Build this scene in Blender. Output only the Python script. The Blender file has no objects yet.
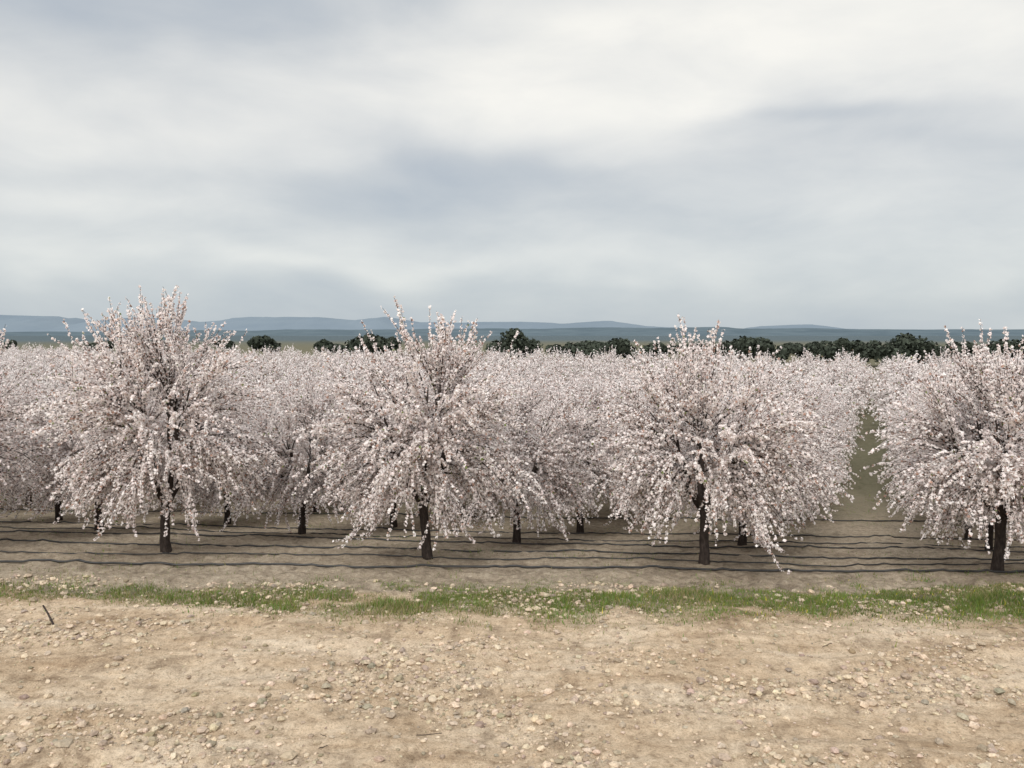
import bpy, math, random
import numpy as np
from mathutils import Vector

scene = bpy.context.scene
rng = np.random.default_rng(7)
random.seed(7)

# ------------------------------------------------------------------ helpers
def hash2(ix, iy, seed):
    h = (ix.astype(np.int64) * 374761393 + iy.astype(np.int64) * 668265263 + seed * 1442695041) & 0xFFFFFFFF
    h = ((h ^ (h >> 13)) * 1274126177) & 0xFFFFFFFF
    h = h ^ (h >> 16)
    return (h & 0xFFFF) / 65535.0

def vnoise(x, y, seed=0):
    ix = np.floor(x); iy = np.floor(y)
    fx = x - ix; fy = y - iy
    fx = fx * fx * (3 - 2 * fx); fy = fy * fy * (3 - 2 * fy)
    a = hash2(ix, iy, seed); b = hash2(ix + 1, iy, seed)
    c = hash2(ix, iy + 1, seed); d = hash2(ix + 1, iy + 1, seed)
    return (a * (1 - fx) + b * fx) * (1 - fy) + (c * (1 - fx) + d * fx) * fy

def fbm(x, y, seed=0, octv=4):
    s = 0; a = 0.5; t = 0
    for k in range(octv):
        s = s + a * vnoise(x * 2 ** k + 17.3 * k, y * 2 ** k - 9.1 * k, seed + k)
        t += a; a *= 0.5
    return s / t

def sstep(a, b, x):
    t = np.clip((x - a) / (b - a), 0, 1)
    return t * t * (3 - 2 * t)

def quad_mesh(name, V, F, mats, mat_idx=None, col=None, smooth=False):
    V = np.asarray(V, dtype=np.float32); F = np.asarray(F, dtype=np.int32)
    k = F.shape[1]
    me = bpy.data.meshes.new(name)
    me.vertices.add(len(V)); me.vertices.foreach_set('co', V.ravel())
    me.loops.add(F.size); me.loops.foreach_set('vertex_index', F.ravel())
    me.polygons.add(len(F))
    me.polygons.foreach_set('loop_start', np.arange(0, F.size, k, dtype=np.int32))
    me.polygons.foreach_set('loop_total', np.full(len(F), k, dtype=np.int32))
    for m in mats: me.materials.append(m)
    if mat_idx is not None: me.polygons.foreach_set('material_index', np.asarray(mat_idx, dtype=np.int32))
    if col is not None:
        ca = me.color_attributes.new('col', 'FLOAT_COLOR', 'POINT')
        c4 = np.ones((len(V), 4), dtype=np.float32); c4[:, :3] = col
        ca.data.foreach_set('color', c4.ravel())
    me.polygons.foreach_set('use_smooth', np.full(len(F), smooth, dtype=bool))
    me.update(calc_edges=True); me.validate()
    return me

def add_obj(name, me, loc=(0, 0, 0), rz=0, sc=(1, 1, 1), parent=None):
    o = bpy.data.objects.new(name, me)
    o.location = loc; o.rotation_euler = (0, 0, rz); o.scale = sc
    scene.collection.objects.link(o)
    if parent: o.parent = parent
    return o

def new_mat(name):
    m = bpy.data.materials.new(name); m.use_nodes = True
    nt = m.node_tree; nt.nodes.clear()
    out = nt.nodes.new('ShaderNodeOutputMaterial')
    return m, nt, out

def N(nt, typ, **kw):
    n = nt.nodes.new(typ)
    for k, v in kw.items(): setattr(n, k, v)
    return n

def math_n(nt, op, a, b=None, c=None):
    n = nt.nodes.new('ShaderNodeMath'); n.operation = op
    for i, v in enumerate((a, b, c)):
        if v is None: continue
        if isinstance(v, (int, float)): n.inputs[i].default_value = v
        else: nt.links.new(v, n.inputs[i])
    return n.outputs[0]

def mixcol(nt, fac, a, b, blend='MIX'):
    n = nt.nodes.new('ShaderNodeMix'); n.data_type = 'RGBA'; n.blend_type = blend
    for sock, v in ((n.inputs[0], fac), (n.inputs[6], a), (n.inputs[7], b)):
        if isinstance(v, (int, float)): sock.default_value = v
        elif isinstance(v, tuple): sock.default_value = (*v, 1)
        else: nt.links.new(v, sock)
    return n.outputs[2]

def ramp(nt, fac, pts):
    n = nt.nodes.new('ShaderNodeValToRGB')
    el = n.color_ramp.elements
    while len(el) < len(pts): el.new(0.5)
    for e, (p, c) in zip(el, pts):
        e.position = p; e.color = (*c, 1) if len(c) == 3 else c
    nt.links.new(fac, n.inputs[0])
    return n.outputs[0]

def noise(nt, vec, scale, detail=4, rough=0.55, dist=0.0):
    n = nt.nodes.new('ShaderNodeTexNoise')
    n.inputs['Scale'].default_value = scale; n.inputs['Detail'].default_value = detail
    n.inputs['Roughness'].default_value = rough; n.inputs['Distortion'].default_value = dist
    if vec is not None: nt.links.new(vec, n.inputs['Vector'])
    return n.outputs[0]

# ------------------------------------------------------------------ camera
CH = 3.75
cam_d = bpy.data.cameras.new('camera'); cam = bpy.data.objects.new('camera', cam_d)
scene.collection.objects.link(cam)
cam.location = (0, 0, CH)
cam.rotation_euler = (math.radians(90 - 3.5), 0, 0)
cam_d.lens = 28.1; cam_d.sensor_width = 36; cam_d.clip_end = 80000; cam_d.clip_start = 0.1
scene.camera = cam

# ------------------------------------------------------------------ sun direction
SUN_EL = math.radians(42); SUN_AZ = math.radians(-160)
ldir = Vector((math.sin(SUN_AZ) * math.cos(SUN_EL), math.cos(SUN_AZ) * math.cos(SUN_EL), math.sin(SUN_EL)))

# ------------------------------------------------------------------ world
w = bpy.data.worlds.new('World'); scene.world = w; w.use_nodes = True
nt = w.node_tree; nt.nodes.clear()
wo = N(nt, 'ShaderNodeOutputWorld'); bg = N(nt, 'ShaderNodeBackground')
bg.inputs['Strength'].default_value = 0.1
nt.links.new(bg.outputs[0], wo.inputs[0])
sky = N(nt, 'ShaderNodeTexSky', sky_type='NISHITA'); sky.sun_disc = False
sky.sun_elevation = SUN_EL; sky.sun_rotation = math.atan2(ldir.x, ldir.y)
tc = N(nt, 'ShaderNodeTexCoord')
sep = N(nt, 'ShaderNodeSeparateXYZ'); nt.links.new(tc.outputs['Generated'], sep.inputs[0])
X, Y, Z = sep.outputs
az0 = math_n(nt, 'ARCTAN2', X, Y); el0 = math_n(nt, 'ARCSINE', Z)
def cvec(sy, off):
    c_ = N(nt, 'ShaderNodeCombineXYZ'); nt.links.new(az0, c_.inputs[0])
    nt.links.new(math_n(nt, 'MULTIPLY', el0, sy), c_.inputs[1]); c_.inputs[2].default_value = off
    return c_.outputs[0]
nA = noise(nt, cvec(2.6, 0.0), 3.0, 2, 0.45, 0.3)
nB = noise(nt, cvec(2.6, 4.7), 4.5, 5, 0.55, 0.25)
nC = noise(nt, cvec(2.0, 9.2), 4.0, 2, 0.5, 0.0)
az = math_n(nt, 'ADD', az0, math_n(nt, 'MULTIPLY', math_n(nt, 'SUBTRACT', nA, 0.5), 0.45))
el = math_n(nt, 'ADD', el0, math_n(nt, 'MULTIPLY', math_n(nt, 'SUBTRACT', nC, 0.5), 0.14))
def blob(px, py, sx, sy, amp):
    a0 = math.atan((px - 512) / 800.0)
    e0 = math.atan((384 - py) / 800.0) - math.radians(3.5)
    dx = math_n(nt, 'MULTIPLY_ADD', az, 800.0 / sx, -a0 * 800.0 / sx)
    dy = math_n(nt, 'MULTIPLY_ADD', el, 800.0 / sy, -e0 * 800.0 / sy)
    r = math_n(nt, 'MULTIPLY_ADD', dx, dx, math_n(nt, 'MULTIPLY', dy, dy))
    g = math_n(nt, 'POWER', 0.36788, r)
    return math_n(nt, 'MULTIPLY', g, amp)
c = math_n(nt, 'ADD', 0.59, math_n(nt, 'MULTIPLY', math_n(nt, 'SUBTRACT', nB, 0.5), 0.55))
c = math_n(nt, 'ADD', c, math_n(nt, 'MULTIPLY', math_n(nt, 'SUBTRACT', nA, 0.5), 0.10))
for b in [(740, 50, 280, 75, 0.36), (420, 90, 160, 45, 0.22), (120, 150, 190, 38, 0.24), (640, 120, 200, 30, 0.16), (980, 60, 120, 90, 0.12),
          (450, 190, 170, 30, -0.32), (830, 140, 130, 14, -0.22), (930, 170, 130, 16, -0.10), (70, 30, 200, 45, -0.26), (330, -10, 140, 40, -0.20),
          (350, 262, 320, 16, 0.16), (930, 215, 200, 25, 0.08), (60, 215, 150, 18, 0.18), (512, 320, 1600, 40, -0.24)]:
    c = math_n(nt, 'ADD', c, blob(*b))
cc = ramp(nt, c, [(0.0, (0.40, 0.455, 0.52)), (0.25, (0.475, 0.525, 0.585)), (0.5, (0.61, 0.64, 0.665)), (0.75, (0.80, 0.805, 0.79)), (1.0, (0.99, 0.97, 0.91))])
hz = ramp(nt, Z, [(0.0, (0.97, 1.0, 1.0)), (0.22, (1.0, 1.0, 1.0))])
cc = mixcol(nt, 1.0, cc, hz, 'MULTIPLY')
# overcast sky: brighter towards the zenith, plus unseen sun-side glow added to front-light trees
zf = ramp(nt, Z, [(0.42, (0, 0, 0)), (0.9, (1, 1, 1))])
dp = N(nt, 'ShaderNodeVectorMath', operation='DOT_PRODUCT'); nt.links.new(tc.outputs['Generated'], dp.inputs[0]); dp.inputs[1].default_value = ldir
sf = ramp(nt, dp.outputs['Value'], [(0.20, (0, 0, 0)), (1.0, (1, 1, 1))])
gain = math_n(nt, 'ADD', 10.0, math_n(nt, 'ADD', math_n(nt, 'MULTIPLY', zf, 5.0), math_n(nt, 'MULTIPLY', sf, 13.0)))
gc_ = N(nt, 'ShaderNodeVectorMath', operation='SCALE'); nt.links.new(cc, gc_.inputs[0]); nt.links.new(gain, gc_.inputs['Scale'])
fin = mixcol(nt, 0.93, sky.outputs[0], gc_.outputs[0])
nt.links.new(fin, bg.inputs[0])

# ------------------------------------------------------------------ sun
sd = bpy.data.lights.new('sun', 'SUN'); sd.energy = 1.5; sd.angle = math.radians(12); sd.color = (1, 0.96, 0.90)
so = bpy.data.objects.new('sun', sd); scene.collection.objects.link(so)
so.rotation_euler = ldir.to_track_quat('Z', 'Y').to_euler()
so.location = ldir * 50

# ------------------------------------------------------------------ terrain
KQ = [-1e5, 11.5, 13.67, 17.3, 20.95, 24.6, 30, 45, 80, 200, 400, 1e5]
KH = [0, 0, -0.13, -0.75, -1.45, -1.85, -2.0, -2.05, -2.05, -1.9, -1.0, -1.0]
def terrain(x, y, fine=True):
    x = np.asarray(x, float); y = np.asarray(y, float)
    q = y + 0.086 * x
    h = 0
    for dq in (-0.8, 0, 0.8): h = h + np.interp(q + dq, KQ, KH) / 3
    near = sstep(60, 30, np.hypot(x, y))
    soil = soilmask(x, y)
    h = h + (fbm(x * 0.35, y * 0.35, 3, 3) - 0.5) * 0.16 * near
    yb = 11.75 + 0.25 * (fbm(x * 0.4, y * 0 + 2, 8, 2) - 0.5) - 0.03 * x
    h = h + 0.10 * np.exp(-((y - yb) / 0.38) ** 2) * sstep(-3, -6.5, x + 0 * y) * near
    if fine:
        sand = (1 - soil) * near
        h = h + (fbm(x * 1.4, y * 3.0, 11, 4) - 0.5) * 0.14 * sand
        cl = fbm(x * 6, y * 8, 21, 4)
        rough = 0.3 + 1.2 * sstep(0.40, 0.65, fbm(x * 0.6, y * 1.1, 93, 3))
        h = h + (np.abs(cl - 0.5) * -2 + 0.3) * 0.058 * sand * rough
        h = h + (fbm(x * 16, y * 18, 25, 2) - 0.5) * 0.028 * sand * rough
        h = h + (fbm(x * 4, y * 6, 31, 4) - 0.5) * 0.13 * soil * near
    return h

def soilmask(x, y):
    e = 11.35 + 0.6 * (fbm(x * 0.5, y * 0.0 + 1.5, 5, 3) - 0.5) - 0.01 * x
    return sstep(e - 0.12, e + 0.15, y + (fbm(x * 3, y * 3, 44, 2) - 0.5) * 0.3)

def geo(start, step, end, g):
    r = [start]
    while r[-1] < end:
        r.append(r[-1] + step); step *= g
    return r
xs_in = list(np.arange(-9.6, 9.601, 0.04))
xp = geo(9.6, 0.07, 30000, 1.12)[1:]
xs = np.array([-v for v in reversed(xp)] + xs_in + xp)
ys = np.array([-v for v in reversed(geo(0, 1, 3000, 1.3)[1:])] + list(np.arange(0, 6, 0.25)) + list(np.arange(6, 12.6, 0.035)) + list(np.arange(12.6, 24, 0.09)) + geo(24, 0.2, 35000, 1.07))
GX, GY = np.meshgrid(xs, ys)
GZ = terrain(GX, GY)
nx, ny = len(xs), len(ys)
V = np.stack([GX, GY, GZ], -1).reshape(-1, 3)
idx = np.arange(nx * ny).reshape(ny, nx)
F = np.stack([idx[:-1, :-1], idx[:-1, 1:], idx[1:, 1:], idx[1:, :-1]], -1).reshape(-1, 4)
soil = soilmask(GX, GY)
dist = np.hypot(GX, GY)
green_far = sstep(19, 34, GY + 0.086 * GX + 7 * (fbm(GX * 0.5, GY * 0.35, 71, 4) - 0.5)) * 0.92
def grass_density(x, y):
    cx = np.interp(x, [-9, -5, -1, 3, 5, 9], [11.5, 11.25, 11.0, 11.1, 11.3, 11.25])
    wd = np.interp(x, [-9, -5, -3, 2, 4, 7, 9], [0.30, 0.32, 0.62, 0.66, 0.62, 0.95, 1.0])
    am = np.interp(x, [-9, -7, -4, -2, 2, 5, 6.5, 9], [0.5, 0.65, 0.95, 1.05, 1.05, 0.95, 1.3, 1.5])
    n = fbm(x * 1.3, y * 2.4, 61, 5)
    e = np.exp(-np.abs((y - cx) / wd) ** 2.2)
    return np.clip(am * e * sstep(0.35, 0.57, n + 0.15 * e), 0, 1.2)
gd = grass_density(GX, GY) * 0.65
green = np.clip(np.maximum(green_far, gd), 0, 1)
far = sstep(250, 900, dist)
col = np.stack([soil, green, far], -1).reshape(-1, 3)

gm, nt, out = new_mat('ground_soil')
bs = N(nt, 'ShaderNodeBsdfPrincipled'); bs.inputs['Roughness'].default_value = 0.95
bs.inputs['Specular IOR Level'].default_value = 0.1
nt.links.new(bs.outputs[0], out.inputs[0])
at = N(nt, 'ShaderNodeAttribute', attribute_name='col')
sp = N(nt, 'ShaderNodeSeparateColor'); nt.links.new(at.outputs['Color'], sp.inputs[0])
tc = N(nt, 'ShaderNodeTexCoord'); P = tc.outputs['Object']
mp = N(nt, 'ShaderNodeMapping'); nt.links.new(P, mp.inputs[0]); mp.inputs['Scale'].default_value = (0.45, 1.3, 1)
n1 = noise(nt, mp.outputs[0], 1.1, 7, 0.68, 0.5)
n2 = noise(nt, P, 9, 6, 0.7)
n3 = noise(nt, P, 45, 4, 0.75)
n4 = noise(nt, P, 2.4, 5, 0.6, 0.8)
sandc = ramp(nt, n1, [(0.30, (0.33, 0.23, 0.145)), (0.40, (0.475, 0.355, 0.24)), (0.52, (0.57, 0.445, 0.315)), (0.68, (0.65, 0.535, 0.405))])
s2 = ramp(nt, n2, [(0.30, (0.50, 0.46, 0.42)), (0.46, (0.92, 0.9, 0.88)), (0.6, (1.08, 1.08, 1.08)), (0.75, (1.25, 1.25, 1.27))])
sandc = mixcol(nt, 0.9, sandc, s2, 'MULTIPLY')
s3 = ramp(nt, n3, [(0.3, (0.5, 0.47, 0.45)), (0.48, (1, 1, 1)), (0.7, (1.25, 1.25, 1.25))])
sandc = mixcol(nt, 0.8, sandc, s3, 'MULTIPLY')
s4 = ramp(nt, n4, [(0.32, (0.66, 0.64, 0.63)), (0.47, (1, 1, 1)), (0.7, (1.06, 1.05, 1.04))])
sandc = mixcol(nt, 1.0, sandc, s4, 'MULTIPLY')
soilc = ramp(nt, n2, [(0.3, (0.22, 0.175, 0.125)), (0.5, (0.35, 0.285, 0.21)), (0.7, (0.46, 0.385, 0.295))])
soilc = mixcol(nt, 0.8, soilc, s3, 'MULTIPLY')
soilc = mixcol(nt, 1.0, soilc, s4, 'MULTIPLY')
cm = mixcol(nt, sp.outputs[0], sandc, soilc)
grc = ramp(nt, n2, [(0.3, (0.035, 0.04, 0.018)), (0.55, (0.065, 0.075, 0.035)), (0.72, (0.14, 0.12, 0.075))])
gf = math_n(nt, 'MULTIPLY', sp.outputs[1], ramp(nt, n2, [(0.38, (0.5,) * 3), (0.6, (1, 1, 1))]))
cm = mixcol(nt, gf, cm, grc)
cm = mixcol(nt, sp.outputs[2], cm, (0.085, 0.11, 0.12))  # far wooded plain, with distance haze mixed into its base colour
nt.links.new(cm, bs.inputs['Base Color'])
bp = N(nt, 'ShaderNodeBump'); bp.inputs['Strength'].default_value = 1.0; bp.inputs['Distance'].default_value = 0.04
nt.links.new(math_n(nt, 'ADD', n2, math_n(nt, 'MULTIPLY', n3, 0.5)), bp.inputs['Height'])
nt.links.new(bp.outputs[0], bs.inputs['Normal'])
add_obj('ground', quad_mesh('ground', V, F, [gm], col=col, smooth=True))

# ------------------------------------------------------------------ tree materials
pm, nt, out = new_mat('blossom')
at = N(nt, 'ShaderNodeAttribute', attribute_name='col')
df = N(nt, 'ShaderNodeBsdfDiffuse'); tr = N(nt, 'ShaderNodeBsdfTranslucent'); mx = N(nt, 'ShaderNodeMixShader')
mx.inputs[0].default_value = 0.30
for s in (df, tr): nt.links.new(at.outputs['Color'], s.inputs[0])
nt.links.new(df.outputs[0], mx.inputs[1]); nt.links.new(tr.outputs[0], mx.inputs[2]); nt.links.new(mx.outputs[0], out.inputs[0])

bm_, nt, out = new_mat('bark')
bs = N(nt, 'ShaderNodeBsdfPrincipled'); bs.inputs['Roughness'].default_value = 0.9; bs.inputs['Specular IOR Level'].default_value = 0.2
nt.links.new(bs.outputs[0], out.inputs[0])
tc = N(nt, 'ShaderNodeTexCoord')
mp = N(nt, 'ShaderNodeMapping'); nt.links.new(tc.outputs['Object'], mp.inputs[0]); mp.inputs['Scale'].default_value = (1, 1, 0.35)
nb = noise(nt, mp.outputs[0], 30, 5, 0.65)
nt.links.new(ramp(nt, nb, [(0.3, (0.022, 0.016, 0.014)), (0.55, (0.048, 0.036, 0.03)), (0.75, (0.10, 0.078, 0.065))]), bs.inputs['Base Color'])
bp = N(nt, 'ShaderNodeBump'); bp.inputs['Strength'].default_value = 0.8; bp.inputs['Distance'].default_value = 0.02
nt.links.new(nb, bp.inputs['Height']); nt.links.new(bp.outputs[0], bs.inputs['Normal'])

# ------------------------------------------------------------------ tree generator
def tube(Vl, Fl, base, pts, rad, sides):
    pts = np.asarray(pts); n = len(pts)
    tg = np.gradient(pts, axis=0); tg /= (np.linalg.norm(tg, axis=1, keepdims=True) + 1e-9)
    ref = np.array([0.31, 0.17, 0.93]) if abs(tg[0][2]) < 0.8 else np.array([0.9, 0.3, 0.1])
    u = np.cross(tg, ref); u /= (np.linalg.norm(u, axis=1, keepdims=True) + 1e-9)
    v = np.cross(tg, u)
    a = np.arange(sides) * 2 * math.pi / sides
    ring = pts[:, None, :] + np.asarray(rad)[:, None, None] * (np.cos(a)[None, :, None] * u[:, None, :] + np.sin(a)[None, :, None] * v[:, None, :])
    Vl.append(ring.reshape(-1, 3))
    i = np.arange(n - 1)[:, None] * sides; j = np.arange(sides)[None, :]; j2 = (j + 1) % sides
    Fl.append((np.stack([i + j, i + j2, i + sides + j2, i + sides + j], -1).reshape(-1, 4) + base))
    return base + n * sides

def nrm(v): return v / (np.linalg.norm(v) + 1e-9)

def make_tree(name, seed, H=4.1, R=1.9, nsec=160, nw=11, spacing=0.0140, fsize=0.0225, twigs=True, lean=(0, 0)):
    r = np.random.default_rng(seed)
    Vl, Fl, base = [], [], 0
    th = r.uniform(0.86, 0.98)
    lx, ly = r.normal(0, 0.02, 2)
    zz = np.linspace(-0.15, th, 7)
    tp = np.stack([lx * (zz / th) + 0.007 * r.normal(size=7), ly * (zz / th) + 0.007 * r.normal(size=7), zz], -1)
    base = tube(Vl, Fl, base, tp, np.array([0.115, 0.10, 0.088, 0.082, 0.079, 0.08, 0.082]), 9)
    top = tp[-1]
    C = np.array([lean[0], lean[1], 0.47 * H])
    scaf = []; az0 = r.uniform(0, 6.28); ns = 5
    for k in range(ns + 1):
        a = az0 + k * 2 * math.pi / ns + r.normal(0, 0.25)
        cen = (k == ns)
        rad_out = R * (0.12 if cen else r.uniform(0.34, 0.5))
        hz = H * (0.72 if cen else r.uniform(0.58, 0.70)) - th
        t = np.linspace(0, 1, 9)
        rr = rad_out * t ** 0.9
        pts = np.stack([top[0] + np.cos(a) * rr + lean[0] * t, top[1] + np.sin(a) * rr + lean[1] * t, top[2] - 0.06 + hz * t ** 1.05], -1)
        w = np.cumsum(r.normal(0, 0.026, (9, 3)), 0); w[0] = 0
        pts = pts + w
        r0 = 0.044 if not cen else 0.032
        base = tube(Vl, Fl, base, pts, r0 * (1 - t) ** 0.8 + 0.007, 6)
        for q_ in range(1, 9): scaf.append(pts[q_])
        for q_ in range(1, 8): scaf.append((pts[q_] + pts[q_ + 1]) / 2)
    scaf = np.array(scaf)
    ph = r.uniform(0, 6.28, 4)
    FP, FD = [], []
    def flowers(pts, sp, rad, t0=0.0):
        pts = np.asarray(pts)
        seg = np.linalg.norm(np.diff(pts, axis=0), axis=1); L = seg.sum()
        n = max(2, int(L * (1 - t0) / sp))
        s = np.sort(r.uniform(t0, 1.02, n)) * L
        s = s + 0.015 * np.sin(s * 70 + r.uniform(0, 6))
        cs = np.concatenate([[0], np.cumsum(seg)])
        p = np.stack([np.interp(s, cs, pts[:, k]) for k in range(3)], -1)
        off = r.normal(size=(n, 3)); off /= np.linalg.norm(off, axis=1, keepdims=True)
        p = p + off * rad * r.uniform(0.4, 1.1, (n, 1))
        FP.append(p); FD.append(off)
    for k in range(nsec):
        low = k < nsec * 0.24
        while True:
            d = nrm(r.normal(size=3))
            if d[2] > -0.82 and (not low or d[2] < -0.3): break
        a = math.atan2(d[1], d[0])
        lump = 1 + 0.08 * math.sin(2 * a + ph[0]) + 0.08 * math.sin(3 * a + ph[1] + 2 * d[2]) + 0.06 * math.sin(5 * a + ph[2] + 4 * d[2])
        full = (1 - abs(d[2]) ** 3) ** 0.25 / max(1e-3, math.hypot(d[0], d[1])) ** (0.35 if d[2] > 0 else 0.6)
        rh = R * lump * r.uniform(0.60, 0.98) * min(1.35, full)
        rv = (0.44 * H if d[2] > 0 else 0.38 * H) * r.uniform(0.72, 1.0)
        T = C + np.array([d[0] * rh, d[1] * rh, d[2] * rv])
        want = C + (T - C) * 0.35 - np.array([0, 0, 0.15])
        S = scaf[np.argmin(np.linalg.norm(scaf - want, axis=1) + r.uniform(0, 0.35, len(scaf)))]
        D = np.linalg.norm(T - S)
        ctrl = (S + T) / 2 + np.array([0, 0, (0.10 if d[2] > 0.3 else 0.34) * D]) + r.normal(0, 0.05 * D, 3)
        t = np.linspace(0, 1, 8)[:, None]
        pts = (1 - t) ** 2 * S + 2 * t * (1 - t) * ctrl + t * t * T
        w = np.cumsum(r.normal(0, 0.014, (8, 3)), 0); w[0] = 0
        pts = pts + w
        if twigs: base = tube(Vl, Fl, base, pts, 0.013 * (1 - t[:, 0]) ** 0.7 + 0.004, 4)
        flowers(pts, spacing * 1.0, 0.030, 0.08)
        for m in range(nw):
            u = r.uniform(0.10, 1.0) * 6.99; i = int(u); f = u - i
            p = pts[i] * (1 - f) + pts[i + 1] * f
            tg = nrm(pts[i + 1] - pts[i]); outv = nrm(p - C + np.array([0, 0, 0.1]))
            hfrac = (p[2] - C[2]) / (0.46 * H)
            dr = nrm(0.6 * tg + 0.55 * outv + r.normal(0, 0.36, 3) + np.array([0, 0, 0.28 + 0.40 * max(0, hfrac)]))
            L = r.uniform(0.28, 0.85) * (1 if hfrac < 0.6 else 0.8)
            if hfrac > 0.5 and r.random() < 0.15: L *= 1.4; dr = nrm(dr + np.array([0, 0, 1.2]))
            g = -0.20 if hfrac < 0.35 else -0.04
            if hfrac < -0.1: g = -0.30
            n = 6; wp = [p]; dd = dr.copy()
            for q_ in range(n - 1):
                if wp[-1][2] < 0.75: dd = nrm(dd * np.array([1, 1, 0.5]))
                wp.append(wp[-1] + dd * L / (n - 1)); dd = nrm(dd + np.array([0, 0, g * 0.85]) + r.normal(0, 0.05, 3))
            wp = np.array(wp)
            if ((np.hypot(wp[:, 0], wp[:, 1]) < 0.55) & (wp[:, 2] < 0.85)).any(): continue
            wp[:, 2] = np.maximum(wp[:, 2], 0.40 + 0.16 * r.random())
            if twigs: base = tube(Vl, Fl, base, wp, np.linspace(0.006, 0.003, n), 3)
            flowers(wp, spacing, 0.021 * (fsize / 0.0215) ** 0.6)
    Vw = np.concatenate(Vl); Fw = np.concatenate(Fl)
    P = np.concatenate(FP); O = np.concatenate(FD); n = len(P)
    nv = O + r.normal(0, 0.6, (n, 3)); nv /= np.linalg.norm(nv, axis=1, keepdims=True)
    u = np.cross(nv, r.normal(size=(n, 3))); u /= np.linalg.norm(u, axis=1, keepdims=True)
    v = np.cross(nv, u)
    a = (fsize * r.uniform(0.65, 1.25, (n, 1)))
    Q = np.stack([P + u * a + nv * a * 0.35, P + v * a, P - u * a + nv * a * 0.35, P - v * a], 1).reshape(-1, 3)
    Fq = np.arange(4 * n).reshape(n, 4) + len(Vw)
    cp = np.array([0.95, 0.895, 0.86])[None] * r.uniform(0.91, 1.02, (n, 1))
    pink = r.random((n, 1)) ** 2
    cp = cp * (1 - 0.32 * pink * np.array([[0.03, 0.26, 0.22]]))
    cal = r.random(n) < 0.075
    cp[cal] = np.array([0.44, 0.28, 0.22]) * r.uniform(0.6, 1.3, (cal.sum(), 1))
    lf = r.random(n) < 0.010
    cp[lf] = np.array([0.22, 0.26, 0.10])
    cp = np.clip(cp, 0, 0.96)
    colr = np.concatenate([np.full((len(Vw), 3), 0.05), np.repeat(cp, 4, axis=0)])
    VV = np.concatenate([Vw, Q]); FF = np.concatenate([Fw, Fq])
    mi = np.concatenate([np.zeros(len(Fw)), np.ones(n)])
    return quad_mesh(name, VV, FF, [bm_, pm], mi, colr)

A = np.array([4.76, -0.40]); B = np.array([1.6, 3.5]); P00 = np.array([-6.25, 14.2])
front = [
    (-1, make_tree('almond_a', 11, 4.15, 2.2)),
    (0, make_tree('almond_b', 12, 5.0, 1.8)),
    (1, make_tree('almond_c', 13, 4.6, 1.9)),
    (2, make_tree('almond_d', 14, 4.2, 2.05)),
    (3, make_tree('almond_e', 15, 4.05, 1.75)),
]
hi = [make_tree('almond_v%d' % k, 40 + k, 4.05, 1.95) for k in range(4)]
lo = [make_tree('almond_far%d' % k, 80 + k, 4.05, 2.1, nsec=70, nw=6, spacing=0.078, fsize=0.060, twigs=True) for k in range(4)]

def place(name, me, i, j, sc=1.0, parent=None, rz=None):
    p = P00 + i * A + j * B
    k = 1.0
    if j > 0:
        p = p + rng.normal(0, (0.12 if j < 7 else 0.38) if not (i in (2, 3) and j < 6) else 0.08, 2)
        f = float(np.interp(j, [0, 4, 7], [1, 1, 0]))     # lane is a little wider near the yard
        if i == 3: p[0] += 0.38 * f; k = 1 - 0.15 * f
        if i == 2: k = 1 - 0.04 * f
    z = float(terrain(np.array([p[0]]), np.array([p[1]]), False)[0])
    return add_obj(name, me, (p[0], p[1], z), rng.uniform(0, 6.28) if rz is None else rz,
                   (k * sc * rng.uniform(0.97, 1.06), k * sc * rng.uniform(0.97, 1.06), sc), parent)
for i, me in front: place('almond_tree', me, i, 0, 1.0, rz=0)
for i in (-2, 4, 5): place('almond_tree', hi[i % 4], i, 0, 1.0)
orch = bpy.data.objects.new('almond_orchard', None); scene.collection.objects.link(orch)
cnt = 0
for j in range(1, 40):
    for i in range(-60, 60):
        p = P00 + i * A + j * B
        if abs(p[0]) > 0.70 * p[1] + 5: continue
        if p[1] > 108 - 0.35 * p[0]: continue
        s = rng.uniform(0.92, 1.08) if j < 6 else rng.uniform(0.86, 1.14)
        if j <= 3: place('almond_tree', hi[rng.integers(4)], i, j, s)
        elif p[1] < 36: place('tree', hi[rng.integers(4)], i, j, s, orch)
        else: place('tree', lo[rng.integers(4)], i, j, s, orch); cnt += 1
print('far trees', cnt)

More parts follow.
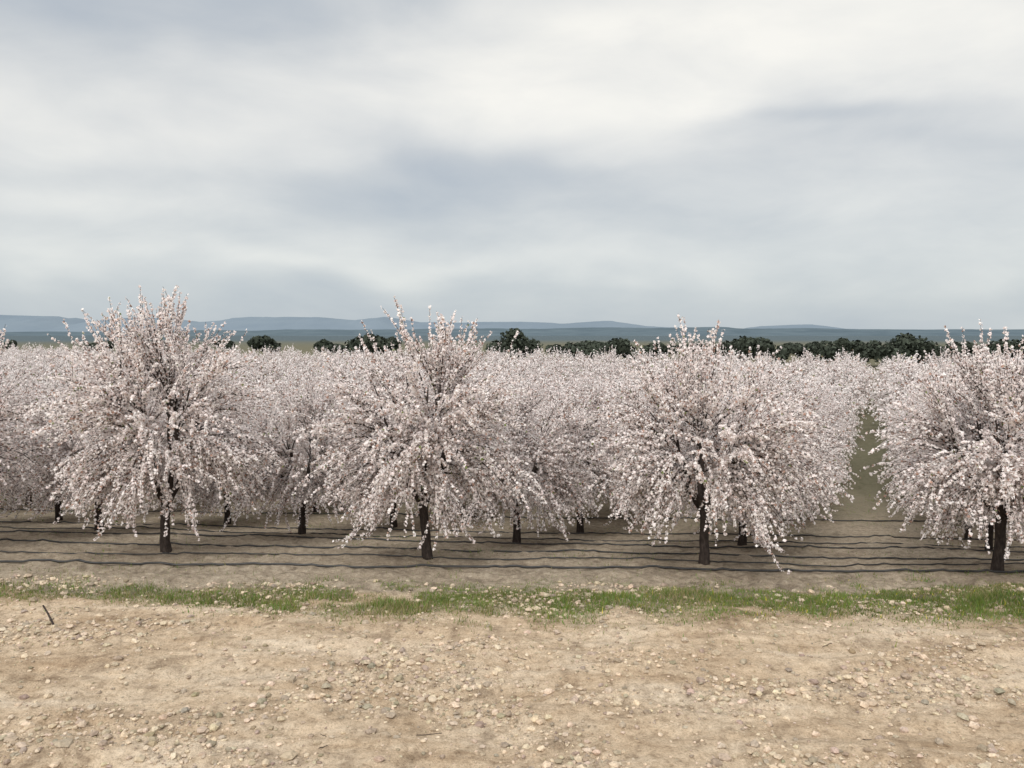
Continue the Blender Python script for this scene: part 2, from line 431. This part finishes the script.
# ------------------------------------------------------------------ drip hoses
hm, nt, out = new_mat('black_polyethylene')
bs = N(nt, 'ShaderNodeBsdfPrincipled'); bs.inputs['Roughness'].default_value = 0.5
tc = N(nt, 'ShaderNodeTexCoord'); nn = noise(nt, tc.outputs['Object'], 6, 3)
nt.links.new(ramp(nt, nn, [(0.3, (0.012, 0.012, 0.013)), (0.7, (0.05, 0.047, 0.043))]), bs.inputs['Base Color'])
nt.links.new(bs.outputs[0], out.inputs[0])
def hose(y0, y1, rad, seed, amp=0.10):
    x = np.arange(-22, 26, 0.12)
    y = y0 + (y1 - y0) * (x + 10) / 20 + (fbm(x * 0.25, x * 0, seed, 3) - 0.5) * amp * 2 + (fbm(x * 1.3, x * 0, seed + 2, 2) - 0.5) * 0.05
    z = terrain(x, y, True)
    zs = np.convolve(np.pad(z, 6, mode='edge'), np.ones(13) / 13, 'valid')
    z = np.maximum(z, zs) + rad * 0.6 + 0.02 * (fbm(x * 0.6, x * 0 + 3, seed + 5, 2))
    Vl, Fl = [], []
    tube(Vl, Fl, 0, np.stack([x, y, z], -1), np.full(len(x), rad), 6)
    add_obj('drip_irrigation_hose', quad_mesh('hose', Vl[0], Fl[0], [hm], smooth=True))
for k, (y0, y1, rr) in enumerate([(13.12, 12.82, 0.020), (14.1, 13.5, 0.013), (15.3, 14.5, 0.017), (17.2, 16.2, 0.018), (18.5, 17.4, 0.015), (20.9, 19.9, 0.018), (24.4, 23.8, 0.02)]):
    hose(y0, y1, rr, 200 + k * 7, 0.25)

# ------------------------------------------------------------------ grass verge
grm, nt, out = new_mat('grass_blades')
at = N(nt, 'ShaderNodeAttribute', attribute_name='col')
df = N(nt, 'ShaderNodeBsdfDiffuse'); tr = N(nt, 'ShaderNodeBsdfTranslucent'); mx = N(nt, 'ShaderNodeMixShader'); mx.inputs[0].default_value = 0.3
for s in (df, tr): nt.links.new(at.outputs['Color'], s.inputs[0])
nt.links.new(df.outputs[0], mx.inputs[1]); nt.links.new(tr.outputs[0], mx.inputs[2]); nt.links.new(mx.outputs[0], out.inputs[0])
n = 480000
gx = rng.uniform(-10.5, 10.5, n); gy = rng.uniform(9.2, 13.2, n)
d = grass_density(gx, gy)
keep = rng.random(n) < d * 0.62 + 0.004 * (d < 0.05)
gx, gy, d = gx[keep], gy[keep], d[keep]
m = 30000
wx = rng.uniform(-14, 18, m); wy = rng.uniform(12, 30, m)
kw = rng.random(m) < sstep(0.50, 0.72, fbm(wx * 0.8, wy * 0.8, 77, 3) + 0.15 * sstep(19, 24, wy)) * 0.9
gx = np.concatenate([gx, wx[kw]]); gy = np.concatenate([gy, wy[kw]]); d = np.concatenate([d, np.full(kw.sum(), 0.3)])
n = len(gx); gz = terrain(gx, gy)
tuft = fbm(gx * 3, gy * 3, 55, 2)
hgt = rng.uniform(0.02, 0.07, n) * (0.4 + 0.5 * d + 1.1 * sstep(0.45, 0.8, tuft)); ang = rng.uniform(0, 6.28, n)
wv = rng.uniform(0.004, 0.008, n)
bx, by = np.cos(ang) * wv, np.sin(ang) * wv
lx, ly = rng.normal(0, 0.4, n) * hgt, rng.normal(0, 0.4, n) * hgt
T = np.stack([np.stack([gx - bx, gy - by, gz - 0.01], -1), np.stack([gx + bx, gy + by, gz - 0.01], -1), np.stack([gx + lx, gy + ly, gz + hgt], -1)], 1).reshape(-1, 3)
shade = (0.60 + 0.75 * fbm(gx * 1.7, gy * 3, 59, 3))[:, None]
gc = np.stack([rng.uniform(0.14, 0.23, n), rng.uniform(0.19, 0.285, n), rng.uniform(0.045, 0.085, n)], -1) * shade
dry = rng.random(n) < 0.10 + 0.32 * sstep(0.5, 0.7, fbm(gx * 0.8, gy * 2, 58, 3)); gc[dry] = np.array([0.38, 0.32, 0.17])
yel = rng.random(n) < 0.012 * (gx > 1); gc[yel] = np.array([0.75, 0.62, 0.08])
add_obj('grass', quad_mesh('grass', T, np.arange(3 * n).reshape(n, 3), [grm], col=np.repeat(gc, 3, axis=0)))
print('grass', n)

# ------------------------------------------------------------------ stones
stm, nt, out = new_mat('stone')
bs = N(nt, 'ShaderNodeBsdfPrincipled'); bs.inputs['Roughness'].default_value = 0.9; bs.inputs['Specular IOR Level'].default_value = 0.2
at = N(nt, 'ShaderNodeAttribute', attribute_name='col')
tc = N(nt, 'ShaderNodeTexCoord'); nn = noise(nt, tc.outputs['Object'], 40, 4)
nt.links.new(mixcol(nt, 0.8, at.outputs['Color'], ramp(nt, nn, [(0.3, (0.6, 0.6, 0.6)), (0.6, (1.1, 1.1, 1.1))]), 'MULTIPLY'), bs.inputs['Base Color'])
nt.links.new(bs.outputs[0], out.inputs[0])
ph = (1 + 5 ** .5) / 2
ico = np.array([(-1, ph, 0), (1, ph, 0), (-1, -ph, 0), (1, -ph, 0), (0, -1, ph), (0, 1, ph), (0, -1, -ph), (0, 1, -ph), (ph, 0, -1), (ph, 0, 1), (-ph, 0, -1), (-ph, 0, 1)]) / math.sqrt(1 + ph * ph)
icf = np.array([(0, 11, 5), (0, 5, 1), (0, 1, 7), (0, 7, 10), (0, 10, 11), (1, 5, 9), (5, 11, 4), (11, 10, 2), (10, 7, 6), (7, 1, 8), (3, 9, 4), (3, 4, 2), (3, 2, 6), (3, 6, 8), (3, 8, 9), (4, 9, 5), (2, 4, 11), (6, 2, 10), (8, 6, 7), (9, 8, 1)])
n = 80000
sx = rng.uniform(-10, 10, n); sy = 4.5 + 7.4 * rng.random(n)
cl = fbm(sx * 0.6, sy * 1.1, 93, 3) + 0.25 * (fbm(sx * 3, sy * 3, 97, 2) - 0.5)
kp = rng.random(n) < 0.12 + 0.88 * sstep(0.41, 0.65, cl)
sx, sy = sx[kp], sy[kp]; n = len(sx)
ss = np.clip(rng.lognormal(math.log(0.0115), 0.65, n), 0.005, 0.048)
big = [(-4.05, 7.0, 0.075), (-2.0, 6.95, 0.06), (-1.2, 7.3, 0.045), (-3.6, 7.2, 0.05), (2.4, 9.2, 0.05), (1.1, 8.0, 0.045), (-5.6, 9.4, 0.05), (4.4, 7.6, 0.045), (0.2, 9.9, 0.05), (-0.6, 7.6, 0.04)]
sx = np.append(sx, [b[0] for b in big]); sy = np.append(sy, [b[1] for b in big]); ss = np.append(ss, [b[2] for b in big]); n = len(sx)
sz = terrain(sx, sy)
J = ico[None] * rng.uniform(0.7, 1.25, (n, 12, 1))
J = J * (np.stack([rng.uniform(0.8, 1.5, n), rng.uniform(0.8, 1.3, n), rng.uniform(0.5, 0.85, n)], -1))[:, None, :]
ra = rng.uniform(0, 6.28, n); ca, sa = np.cos(ra)[:, None], np.sin(ra)[:, None]
JX = J[..., 0] * ca - J[..., 1] * sa; JY = J[..., 0] * sa + J[..., 1] * ca
SV = np.stack([JX * ss[:, None] + sx[:, None], JY * ss[:, None] + sy[:, None], J[..., 2] * ss[:, None] + (sz + ss * 0.25)[:, None]], -1).reshape(-1, 3)
SF = (icf[None] + (np.arange(n) * 12)[:, None, None]).reshape(-1, 3)
sc_ = np.array([[0.51, 0.405, 0.295]]) * rng.uniform(0.55, 1.32, (n, 1)) + rng.normal(0, 0.010, (n, 3))
add_obj('stones', quad_mesh('stones', SV, SF, [stm], col=np.repeat(np.clip(sc_, 0.05, 0.72), 12, axis=0)))
print('stones', n)

# ------------------------------------------------------------------ sticks
Vl, Fl, b = [], [], 0
zg = float(terrain(np.array([-6.0]), np.array([10.2]))[0])
pt = np.array([(-5.70, 9.85, zg - 0.03), (-5.78, 9.92, zg + 0.08), (-5.89, 10.0, zg + 0.19), (-5.98, 10.05, zg + 0.28)]) + np.array([-0.03, 0, 0])
tube(Vl, Fl, 0, pt, np.array([0.012, 0.013, 0.012, 0.01]), 6)
add_obj('stick', quad_mesh('stick', Vl[0], Fl[0], [bm_]))
Vl, Fl, b = [], [], 0
for k in range(14):
    x0 = rng.uniform(-7, 7); y0 = rng.uniform(6.5, 11.3); a = rng.uniform(-0.6, 0.6); L = rng.uniform(0.06, 0.28)
    t = np.linspace(0, 1, 5); px = x0 + math.cos(a) * L * t; py = y0 + math.sin(a) * L * t + rng.normal(0, 0.008, 5)
    pz = terrain(px, py) + 0.004
    b = tube(Vl, Fl, b, np.stack([px, py, pz], -1), np.full(5, rng.uniform(0.002, 0.004)), 4)
add_obj('fallen_twigs', quad_mesh('twigs', np.concatenate(Vl), np.concatenate(Fl), [bm_]))

# ------------------------------------------------------------------ distant oaks
om, nt, out = new_mat('oak_foliage')
df = N(nt, 'ShaderNodeBsdfDiffuse'); nt.links.new(df.outputs[0], out.inputs[0])
at = N(nt, 'ShaderNodeAttribute', attribute_name='col'); nt.links.new(at.outputs['Color'], df.inputs[0])
QV, QC = [], []
def oak(px, dpx, wpx, toppx):
    D = dpx; x0 = (px - 512) / 800 * D; w_ = wpx / 800 * D / 2
    gz_ = float(terrain(np.array([x0]), np.array([float(D)]))[0])
    H = (335 - toppx) / 800 * D + CH - gz_
    nl = max(5, int(wpx / 4)); k_ = D / 200
    for q_ in range(nl):
        r_ = rng.uniform(0.18, 0.36) * H
        e = rng.uniform(-1, 1)
        zc = gz_ + (H - r_ * 0.85) * (1 - 0.38 * e * e - rng.uniform(0, 0.35))
        a, b_ = x0 + e * w_ * 0.8, D + rng.uniform(-3, 3)
        m = 140
        dd = rng.normal(size=(m, 3)); dd /= np.linalg.norm(dd, axis=1, keepdims=True)
        rr = r_ * rng.uniform(0.7, 1.05, (m, 1))
        p = np.array([a, b_, zc]) + dd * rr * np.array([1.15, 1.1, 0.85])
        nv = dd + rng.normal(0, 0.5, (m, 3)); nv /= np.linalg.norm(nv, axis=1, keepdims=True)
        u = np.cross(nv, rng.normal(size=(m, 3))); u /= np.linalg.norm(u, axis=1, keepdims=True); v = np.cross(nv, u)
        s = rng.uniform(0.25, 0.6, (m, 1)) * k_
        QV.append(np.stack([p + u * s, p + v * s, p - u * s, p - v * s], 1).reshape(-1, 3))
        cc_ = np.array([[0.05, 0.058, 0.044]]) * rng.uniform(0.6, 1.5, (m, 1))
        QC.append(np.repeat(cc_, 4, axis=0))
for o in [(262, 190, 34, 335), (370, 165, 40, 331), (388, 175, 22, 332), (515, 145, 50, 328), (562, 165, 40, 341), (612, 145, 52, 336), (590, 165, 30, 340),
          (655, 170, 40, 342), (752, 135, 52, 334), (735, 150, 30, 338), (790, 160, 46, 342), (848, 140, 50, 337), (882, 145, 40, 339), (908, 135, 50, 331), (945, 145, 40, 340), (1005, 140, 50, 338), (1050, 140, 60, 333),
          (100, 215, 22, 339), (330, 190, 36, 338), (-60, 200, 70, 333), (1120, 150, 70, 332), (440, 185, 30, 340), (820, 165, 34, 341), (700, 170, 50, 342)]:
    oak(*o)
for k in range(26):
    oak(rng.uniform(540, 1200), rng.uniform(170, 230), rng.uniform(20, 50), rng.uniform(341, 344))
for k in range(16):
    oak(rng.uniform(-300, 540), rng.uniform(230, 300), rng.uniform(8, 24), rng.uniform(339, 342))
QV = np.concatenate(QV); QC = np.concatenate(QC)
add_obj('distant_oak_trees', quad_mesh('oaks', QV, np.arange(len(QV)).reshape(-1, 4), [om], col=QC))

# ------------------------------------------------------------------ distant hills
def hill_mat(name, c1, c2, sc):  # bluish aerial haze is painted into the diffuse colours of both ridges
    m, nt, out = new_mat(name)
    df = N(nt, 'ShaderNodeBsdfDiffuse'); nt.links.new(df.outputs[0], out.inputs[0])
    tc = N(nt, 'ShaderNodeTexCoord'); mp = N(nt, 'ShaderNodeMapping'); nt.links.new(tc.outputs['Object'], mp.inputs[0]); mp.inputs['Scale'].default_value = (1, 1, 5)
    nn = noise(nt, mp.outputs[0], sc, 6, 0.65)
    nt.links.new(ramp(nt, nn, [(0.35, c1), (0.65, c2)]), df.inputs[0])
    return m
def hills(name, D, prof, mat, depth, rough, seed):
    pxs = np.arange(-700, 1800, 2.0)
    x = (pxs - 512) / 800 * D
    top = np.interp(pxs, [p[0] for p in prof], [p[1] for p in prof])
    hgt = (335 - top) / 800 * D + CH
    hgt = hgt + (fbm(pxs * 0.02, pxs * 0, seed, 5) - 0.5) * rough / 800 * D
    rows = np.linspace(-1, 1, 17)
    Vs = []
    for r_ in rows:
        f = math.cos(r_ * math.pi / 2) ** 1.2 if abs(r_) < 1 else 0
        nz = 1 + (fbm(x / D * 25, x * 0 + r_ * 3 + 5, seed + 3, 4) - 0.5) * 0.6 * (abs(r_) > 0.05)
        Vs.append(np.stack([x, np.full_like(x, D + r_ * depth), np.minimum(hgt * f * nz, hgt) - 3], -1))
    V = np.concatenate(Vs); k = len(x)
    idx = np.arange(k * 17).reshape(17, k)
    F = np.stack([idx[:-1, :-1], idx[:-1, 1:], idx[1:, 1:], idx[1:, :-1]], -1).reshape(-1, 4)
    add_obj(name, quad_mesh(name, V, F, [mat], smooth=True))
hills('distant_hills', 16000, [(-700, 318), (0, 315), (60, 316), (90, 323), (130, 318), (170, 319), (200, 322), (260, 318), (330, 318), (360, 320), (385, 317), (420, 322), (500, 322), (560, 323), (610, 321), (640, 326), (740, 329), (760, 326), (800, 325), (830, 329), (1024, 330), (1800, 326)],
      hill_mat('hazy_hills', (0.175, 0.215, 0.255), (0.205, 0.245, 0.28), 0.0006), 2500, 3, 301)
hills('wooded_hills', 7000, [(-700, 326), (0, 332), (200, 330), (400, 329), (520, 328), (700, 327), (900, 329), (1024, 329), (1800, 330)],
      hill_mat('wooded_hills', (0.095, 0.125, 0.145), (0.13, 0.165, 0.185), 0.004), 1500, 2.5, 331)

scene.view_settings.view_transform = 'Standard'
scene.view_settings.look = 'None'
scene.view_settings.exposure = 0
